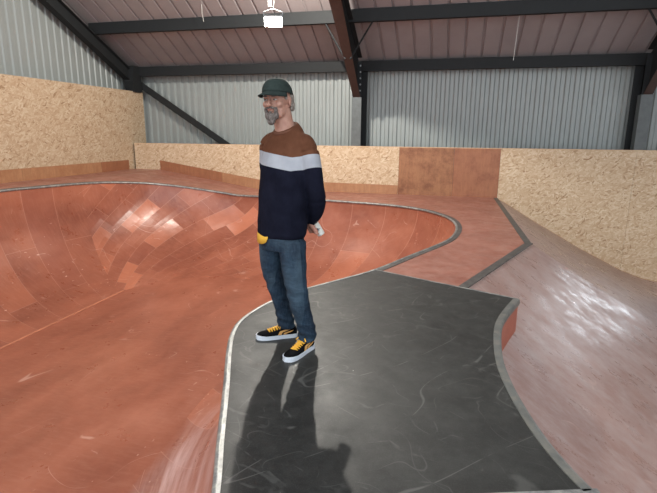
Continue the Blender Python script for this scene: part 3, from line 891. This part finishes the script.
# left hand closed round the cup
W = Vector(L_ARM[-1])
palm = CUP-RV*.050-TC*.006-AX*.004
limb(bm, [W, W.lerp(palm, .5), palm], [.023, .022, .026], 12)
ell(bm, palm+AX*.012, (.022, .022, .036)); ell(bm, palm-AX*.014, (.022, .022, .030))
for k, ln in ((0, .92), (1, 1.0), (2, .95), (3, .8)):
    b = palm+AX*(-.030+.021*k)
    limb(bm, [b+TC*.006, b+TC*.040+RV*.010+AX*.004, b+TC*.049+RV*(.024*ln)+AX*.010, b+TC*.044+RV*(.040*ln)+AX*.014], [.0095, .009, .0085, .0075], 10, 4)
limb(bm, [palm-AX*.026-TC*.012, palm-AX*.034-TC*.030+RV*.022, palm-AX*.022-TC*.036+RV*.052], [.012, .011, .009], 10, 4)
# right hand holding the other wrist
W2 = Vector(R_ARM[-1]); p2 = Vector((.030, .222, .925))
limb(bm, [W2, p2], [.023, .026], 12); ell(bm, p2, (.036, .018, .034))
for k, ln in ((0, .92), (1, 1.0), (2, .95), (3, .8)):
    b = p2+Vector((.024, .004, .028-.019*k))
    limb(bm, [b, b+Vector((.030*ln, .008, -.004)), b+Vector((.052*ln, -.008, -.008)), b+Vector((.058*ln, -.028, -.010))], [.0095, .009, .0085, .0075], 10, 4)
limb(bm, [p2+Vector((-.002, -.008, .024)), p2+Vector((.022, -.030, .040)), p2+Vector((.046, -.040, .034))], [.012, .010, .009], 10, 4)
body = fuse('body', bm, SK, person, .0046, 3)
# eyes, brows
def eye_mat():
    m = NT('eye', .15)
    return m
ey = NT('eye_white', .2); ey.base((.38, .33, .30)); ir = NT('iris', .15); ir.base((.035, .03, .03))
for s in (-1, 1):
    bm = bmesh.new(); hell(bm, (s*.030, -.0785, .004), (.0115, .009, .0055)); e = mesh_obj('eye', bm, ey.m, person, True)
    bm = bmesh.new(); hell(bm, (s*.030-.002, -.0865, .004), (.0056, .004, .0050)); mesh_obj('iris', bm, ir.m, e, True)
    bm = bmesh.new(); hell(bm, (s*.031, -.088, .025), (.018, .006, .0045), (0, s*-.12, s*.3)); mesh_obj('eyebrow', bm, plain('brow_hair', (.10, .08, .07), .8), person, True)
bm = bmesh.new(); hell(bm, (0, -.0965, -.0535), (.017, .005, .0035)); mesh_obj('lips', bm, plain('lips', (.33, .13, .11), .5), person, True)
HM = NT('grey_hair', .8, spec=.2)
ob = HM.coord(); HM.base(HM.ramp(HM.noise(HM.mp(ob, scale=(1, 1, .3)), 190, 3, .6), [(.35, (.045, .036, .031)), (.65, (.20, .17, .155))])); HM.bump(HM.noise(HM.mp(ob, scale=(1, 1, .3)), 220, 2), .6, .004)
bm = bmesh.new()
for s in (-1, 1):
    hell(bm, (s*.015, -.094, -.043), (.019, .010, .0075), (0, s*.30, s*.2))
    hell(bm, (s*.032, -.080, -.062), (.011, .013, .024), (0, s*.15, 0))
    hell(bm, (s*.026, -.074, -.090), (.019, .019, .026))
hell(bm, (0, -.084, -.102), (.032, .024, .028)); hell(bm, (0, -.086, -.126), (.025, .019, .022)); hell(bm, (0, -.093, -.0685), (.011, .006, .006))
fuse('beard', bm, HM.m, person, .004, 2)
bm = bmesh.new()
for s in (-1, 1):
    hell(bm, (s*.069, -.018, .020), (.009, .014, .022)); hell(bm, (s*.068, .050, .010), (.014, .030, .040)); hell(bm, (s*.066, .062, -.028), (.014, .022, .026)); hell(bm, (s*.058, .074, -.052), (.016, .018, .018))
    hell(bm, (s*.040, .085, -.035), (.028, .024, .030)); hell(bm, (s*.072, .040, -.05), (.009, .012, .014))
hell(bm, (0, .092, -.02), (.045, .022, .055)); hell(bm, (0, .088, -.065), (.040, .020, .022))
HM2 = NT('light_grey_hair', .8, spec=.2); ob = HM2.coord(); HM2.base(HM2.ramp(HM2.noise(HM2.mp(ob, scale=(1, 1, .4)), 170, 3, .6), [(.35, (.11, .09, .075)), (.65, (.36, .31, .27))])); HM2.bump(HM2.noise(ob, 150, 2), .7, .005)
fuse('hair', bm, HM2.m, person, .005, 1)
# cap: crown, brim, button
capm = NT('dark_green_cloth', .85, spec=.2); ob = capm.coord(); capm.base(capm.ramp(capm.noise(ob, 40, 4, .7), [(.3, (.014, .022, .020)), (.7, (.028, .040, .036))])); capm.bump(capm.noise(ob, 300, 2), .2, .002)
bm = bmesh.new(); n = 40; rows = []
for j in range(13):
    t = j/12; a = t*PI/2; row = []
    for k in range(n):
        ph = 2*PI*k/n; c, s = math.cos(ph), math.sin(ph)
        rr = math.cos(a)**.75; seam = 1-.012*abs(math.cos(3*ph))**.2 if j else 1
        z = .038+.092*math.sin(a)*1.0 + (-.030*s)*(1-t)*(.55 if s < 0 else 1)
        row.append(bm.verts.new(HEAD @ Vector((c*.0845*rr*seam, .012+s*.1045*rr*seam, z))))
    rows.append(row)
for A, B in zip(rows[:-1], rows[1:]):
    for k in range(n): bm.faces.new([A[k], A[(k+1) % n], B[(k+1) % n], B[k]])
bm.faces.new(rows[-1])
cap = mesh_obj('cap', bm, capm.m, person, True)
md = cap.modifiers.new('t', 'SOLIDIFY'); md.thickness = .003; md.offset = 1
bm = bmesh.new(); T = []; N_ = 24
for j in range(6):
    u = j/5; row = []
    for k in range(N_+1):
        ph = PI+PI*(.10+.80*k/N_); c, s = math.cos(ph), math.sin(ph)
        x = c*(.080+.009*u); y = .012+s*(.094+.093*u*(abs(s)**.7)); z = .060-.026*u-.014*(x/.08)**2*(.5+.5*u)
        row.append(bm.verts.new(HEAD @ Vector((x, y, z))))
    T.append(row)
for A, B in zip(T[:-1], T[1:]):
    for k in range(N_): bm.faces.new([A[k], A[k+1], B[k+1], B[k]])
br = mesh_obj('brim', bm, capm.m, cap, True); md = br.modifiers.new('t', 'SOLIDIFY'); md.thickness = .004
bm = bmesh.new(); hell(bm, (0, .012, .136), (.008, .008, .005), seg=10); mesh_obj('button', bm, capm.m, cap, True)

# sweater
sw = NT('striped_knit', .9, spec=.15)
ob = sw.coord(); sx = sw.n('ShaderNodeSeparateXYZ', {0: ob})
zz = sw.math('ADD', sx.outputs[2], sw.math('MULTIPLY', sw.math('MINIMUM', sx.outputs[0], .13), .12))
zz = sw.math('SUBTRACT', zz, sw.math('MULTIPLY', sw.math('MAXIMUM', sw.math('SUBTRACT', sx.outputs[0], .14), 0.0), .30))
zz = sw.math('ADD', zz, sw.math('MULTIPLY', sx.outputs[1], .12))
fz = sw.noise(ob, 9, 4, .6)
BR = sw.ramp(fz, [(.3, (.082, .032, .017)), (.7, (.120, .050, .028))]); GR = sw.ramp(fz, [(.3, (.29, .30, .33)), (.7, (.36, .37, .40))]); NV_ = sw.ramp(fz, [(.3, (.0045, .005, .011)), (.7, (.009, .010, .020))])
c = sw.mix(sw.math('GREATER_THAN', zz, 1.302), NV_, GR); c = sw.mix(sw.math('GREATER_THAN', zz, 1.392), c, BR)
sw.base(c)
rib = sw.n('ShaderNodeTexWave', {'Vector': ob, 'Scale': 60.0}, bands_direction='X').outputs['Fac']
h = sw.math('ADD', sw.noise(sw.mp(ob, scale=(1, 1, .45)), 14, 3), sw.math('MULTIPLY', rib, .03)); sw.bump(h, .5, .02)
sw.b.inputs['Specular IOR Level'].default_value = .08
bm = bmesh.new()
rings(bm, [(-.020, .0, .832, .190, .135), (-.020, .0, .86, .200, .146), (-.018, .004, .90, .198, .147), (-.014, .010, 1.0, .194, .148), (-.012, .016, 1.12, .194, .146), (-.010, .025, 1.24, .198, .140), (-.006, .03, 1.36, .198, .130), (-.003, .04, 1.44, .190, .120), (0, .045, 1.495, .165, .108), (0, .045, 1.535, .130, .096), (0, .042, 1.565, .100, .086), (0, .040, 1.585, .080, .078)], 40)
limb(bm, [(.120, .048, 1.49), (.180, .052, 1.45), (.208, .062, 1.33), (.218, .078, 1.21), (.222, .098, 1.11), (.190, .128, 1.02), (.140, .152, .955), (.112, .162, .928)], [.050, .062, .064, .060, .060, .054, .042, .034], 20)
limb(bm, [(-.120, .045, 1.50), (-.182, .045, 1.462), (-.206, .060, 1.34), (-.215, .088, 1.21), (-.235, .11, 1.11), (-.185, .145, 1.03), (-.10, .175, .965), (-.050, .188, .942)], [.050, .058, .060, .058, .060, .052, .042, .034], 20)
def folds(co):
    kk = min(1, max(0, (co.z-1.46)/.09)); co = Vector((co.x, co.y, co.z+kk*.42*(co.y-.045)))
    n = noise.noise(Vector((co.x*7, co.y*7, co.z*5)))*.008 + noise.noise(Vector((co.x*3+5, co.y*3, co.z*9)))*.007
    d = Vector((co.x, co.y, 0)); 
    if d.length > .01: d.normalize()
    return co+d*n
sweater = fuse('sweater', bm, sw.m, person, .007, 3, folds)
bm = bmesh.new()
tube(bm, [(math.cos(a)*.076, .034+math.sin(a)*.074, 1.568+.036*math.sin(a)) for a in [2*PI*k/32 for k in range(32)]], .009, 8, True)
mesh_obj('collar', bm, plain('brown_rib', (.12, .045, .024), .9), person, True)
# yellow shirt hem
bm = bmesh.new(); prev = None
for k in range(15):
    a = math.radians(-150+62*k/14); q = 1-((k-7)/7)**2
    p = [bm.verts.new((-.022+.190*math.cos(a)*s, .136*math.sin(a)*s, z)) for s, z in ((1, .86), (1.045, .832-.050*q**.5))]
    if prev: bm.faces.new([prev[0], p[0], p[1], prev[1]])
    prev = p
o = mesh_obj('shirt_hem', bm, plain('yellow_cloth', (.66, .36, .035), .8), person, True); o.modifiers.new('t', 'SOLIDIFY').thickness = .004
# jeans
jm = NT('worn_denim', .85, spec=.2); ob = jm.coord(); jz = jm.n('ShaderNodeSeparateXYZ', {0: ob})
c = jm.ramp(jm.noise(ob, 5.5, 5, .65, .4), [(.36, (.009, .017, .031)), (.58, (.017, .035, .058)), (.78, (.045, .076, .108))])
c = jm.mix(jm.ramp(jm.noise(jm.mp(ob, scale=(1, 1, .25)), 90, 2), [(.4, 0.0), (.8, .25)]), c, (.07, .10, .135))
fr = jm.math('MULTIPLY', jm.math('LESS_THAN', jz.outputs[1], -.02), jm.ramp(jm.noise(jm.mp(ob, scale=(1, 1, .5)), 4, 2), [(.40, 0.0), (.62, .5)]))
c = jm.mix(fr, c, (.070, .108, .140))
jm.base(c); jm.bump(jm.noise(jm.mp(ob, scale=(.7, .7, 1.5)), 11, 4, .6), .7, .03)
bm = bmesh.new()
rings(bm, [(-.022, .0, .74, .172, .118), (-.024, .0, .80, .186, .130), (-.022, .0, .85, .182, .130), (-.008, .0, .90, .165, .115)], 36)
limb(bm, [(.080, .0, .80), (.095, -.005, .70), (.108, -.008, .60), (.130, -.012, .49), (.148, .005, .36), (.160, .035, .24), (.170, .055, .14), (.174, .062, .085)], [.100, .092, .086, .077, .070, .064, .064, .068], 22, cap=False)
limb(bm, [(-.106, .0, .80), (-.122, -.002, .70), (-.130, .008, .60), (-.128, .032, .49), (-.120, .070, .36), (-.117, .105, .24), (-.113, .125, .14), (-.112, .132, .085)], [.098, .090, .083, .074, .068, .063, .064, .068], 22, cap=False)
def jf(co):
    s = 1 if co.x > 0 else -1
    cx, cy = (.165, .045) if s > 0 else (-.115, .12)
    w_ = max(0, 1-co.z/.30)
    d = Vector((co.x-cx, co.y-cy, 0)); L = d.length or 1; d /= L
    ang = math.atan2(d.y, d.x)
    k = .008*w_*math.sin(co.z*95+ang*1.5+s)+.005*noise.noise(Vector((co.x*9, co.y*9, co.z*14)))
    k += .005*math.sin(co.z*60+ang*2)*max(0, 1-abs(co.z-.47)/.10)
    return co+d*k
fuse('jeans', bm, jm.m, person, .007, 2, jf)
# shoes
sole_m = plain('white_rubber', (.62, .66, .72), .5, var=.06); upm = plain('black_suede', (.005, .005, .0055), .95, scale=30, spec=.1); yel = plain('yellow_lace', (.72, .37, .03), .7); 
SEC = [(0, .020, .062), (.012, .031, .088), (.04, .037, .098), (.08, .038, .094), (.12, .040, .086), (.16, .045, .074), (.20, .049, .062), (.24, .050, .055), (.275, .044, .050), (.295, .033, .045), (.308, .018, .038)]
def shoe(h, t, side):
    h = Vector((h[0], h[1], 0)); t = Vector((t[0], t[1], 0)); f = (t-h).normalized(); r = f.cross(Vector((0, 0, 1)))
    root = bpy.data.objects.new('shoe', None); root.location = h; link(root, person)
    X = lambda s, l, z: f*s+r*l+Vector((0, 0, z))
    bm = bmesh.new(); outl = [(s, w+.005) for s, w, _ in SEC]; loop = [(-.006, 0)]+outl+[(.316, 0)]+[(s, -w) for s, w in reversed(outl)]
    lo_v = [bm.verts.new(X(a, b, .0)) for a, b in loop]; hi = [bm.verts.new(X(a, b, .030+(.006 if a > .26 else 0))) for a, b in loop]; n = len(loop)
    bm.faces.new(lo_v[::-1]); bm.faces.new(hi)
    for i in range(n): bm.faces.new([lo_v[i], lo_v[(i+1) % n], hi[(i+1) % n], hi[i]])
    mesh_obj('sole', bm, sole_m, root)
    bm = bmesh.new(); prev = None
    for s, w, hh in SEC:
        ring = [bm.verts.new(X(s, w*math.copysign(abs(math.cos(a))**.6, math.cos(a)), .02+(hh-.02)*math.sin(a)**.8)) for a in [PI*k/12 for k in range(13)]]
        if prev:
            for k in range(12): bm.faces.new([prev[k], prev[k+1], ring[k+1], ring[k]])
        else: bm.faces.new(ring[::-1])
        prev = ring
    bm.faces.new(prev); mesh_obj('upper', bm, upm, root, True)
    top = lambda s: [a[2]+(b[2]-a[2])*(s-a[0])/(b[0]-a[0]) for a, b in zip(SEC[:-1], SEC[1:]) if a[0] <= s <= b[0]][0]
    bm = bmesh.new()
    for k in range(6):
        s = .115+.019*k; z = top(s)
        tube(bm, [X(s, -.027, z-.008), X(s+.004, -.012, z+.006), X(s+.004, .012, z+.006), X(s, .027, z-.008)], .0062, 6)
        tube(bm, [X(s, -.027, z-.008), X(s+.015, .020, z+.005)], .004, 6)
    for l in (-1, 1): tube(bm, [X(.115, 0, .096), X(.120, l*.024, .112), X(.135, l*.042, .096), X(.130, l*.030, .080), X(.115, 0, .096)], .005, 6)
    ell(bm, X(.115, 0, .097), (.009, .009, .008), seg=8)
    o = mesh_obj('laces', bm, yel, root, True)
    # two-bar slanting flash on each flank
    for sd in (-1, 1):
        bm = bmesh.new()
        wz = lambda s, z: (lambda w: w*(max(0, 1-((z-.02)/(top(s)-.018))**2.4))**.30)([a[1]+(b[1]-a[1])*(s-a[0])/(b[0]-a[0]) for a, b in zip(SEC[:-1], SEC[1:]) if a[0] <= s <= b[0]][0])
        for P in ([(.150, .034), (.135, .060), (.070, .074), (.040, .078), (.060, .068), (.115, .052), (.125, .034)], [(.110, .036), (.100, .048), (.045, .060), (.030, .061), (.048, .052), (.085, .040), (.090, .034)]):
            A = [bm.verts.new(X(s, sd*(wz(s, z)+.0045), z)) for s, z in P]; B = [bm.verts.new(X(s, sd*(wz(s, z)-.004), z)) for s, z in P]
            bm.faces.new(A); bm.faces.new(B[::-1])
            for i in range(len(P)): bm.faces.new([A[i], B[i], B[(i+1) % len(P)], A[(i+1) % len(P)]])
        mesh_obj('side_flash', bm, plain('yellow_flash', (.62, .33, .10), .7), root)
    return root
shoe((.156, .125), (.185, -.195), 1)
shoe((-.066, .200), (-.260, -.045), -1)
# paper cup in his hand
cup = empty('paper_cup', (0, 0, 0))
Rz = Matrix.Translation((MX, MY, .008)) @ Matrix.Rotation(MR, 4, 'Z')
q = Vector((0, 0, 1)).rotation_difference(Rz.to_3x3() @ (AX))
cup.rotation_euler = q.to_euler(); cup.location = Rz @ (CUP-AX*.052)
tag(cup, 'small white cup with dark print held behind the man\'s back', 'cup')
bm = bmesh.new(); n = 28
prof = [(.0, .112), (.024, .112), (.0265, .108), (.027, .100), (.0255, .006), (.027, .004), (.027, 0), (.024, 0), (.023, .008), (.0, .008)]
R_ = [[bm.verts.new((r*math.cos(2*PI*k/n), r*math.sin(2*PI*k/n), z)) for k in range(n)] if r > 0 else None for r, z in prof]
for A, B in zip(R_[1:-1], R_[2:-1]):
    for k in range(n): bm.faces.new([A[k], A[(k+1) % n], B[(k+1) % n], B[k]])
bm.faces.new(R_[1]); bm.faces.new(R_[-2])
cm_ = NT('white_card', .55); ob = cm_.coord(); sx = cm_.n('ShaderNodeSeparateXYZ', {0: ob})
cm_.base((.66, .64, .58))
mesh_obj('cup_body', bm, cm_.m, cup, True)
# dark printed mark on the side that faces the camera
ld = (q.inverted() @ (Rz.to_3x3() @ TC)); a0 = math.atan2(ld.y, ld.x)
bm = bmesh.new()
for (za, zb_, w0, w1) in ((.060, .066, -.6, .5), (.052, .060, -.15, .6), (.068, .073, -.1, .35)):
    prev = None
    for k in range(9):
        a = a0+w0+(w1-w0)*k/8
        p = [bm.verts.new((r*math.cos(a), r*math.sin(a), z)) for r, z in ((.0266, za), (.0266, zb_), (.0274, zb_), (.0274, za))]
        if prev:
            for j in range(4): bm.faces.new([prev[j], prev[(j+1) % 4], p[(j+1) % 4], p[j]])
        else: bm.faces.new(p[::-1])
        prev = p
    bm.faces.new(prev)
mesh_obj('printed_mark', bm, plain('dark_print', (.05, .06, .09), .6), cup)
# added area light at the assumed window, for the sheen on the bank
DL = bpy.data.lights.new('assumed_window_light', 'AREA'); DL.shape = 'RECTANGLE'; DL.size = WX1-WX0-.1; DL.size_y = WZ1-WZ0-.1; DL.energy = 19; DL.color = (.84, .93, 1)
dl = bpy.data.objects.new('assumed_window_light', DL); link(dl); dl.location = ((WX0+WX1)/2, CL_Y-.08, (WZ0+WZ1)/2); dl.rotation_euler = (-PI/2, 0, 0)
# ---------------------------------------------------------------- daylight
w = bpy.data.worlds.new('sky'); sc.world = w; w.use_nodes = True
bg = w.node_tree.nodes['Background']
bg.inputs[0].default_value = (.86, .93, 1, 1); bg.inputs[1].default_value = 1.0
sc.view_settings.view_transform = 'Standard'; sc.view_settings.look = 'None'
sc.view_settings.exposure = 1.2; sc.view_settings.gamma = 1
sc.view_settings.use_curve_mapping = False
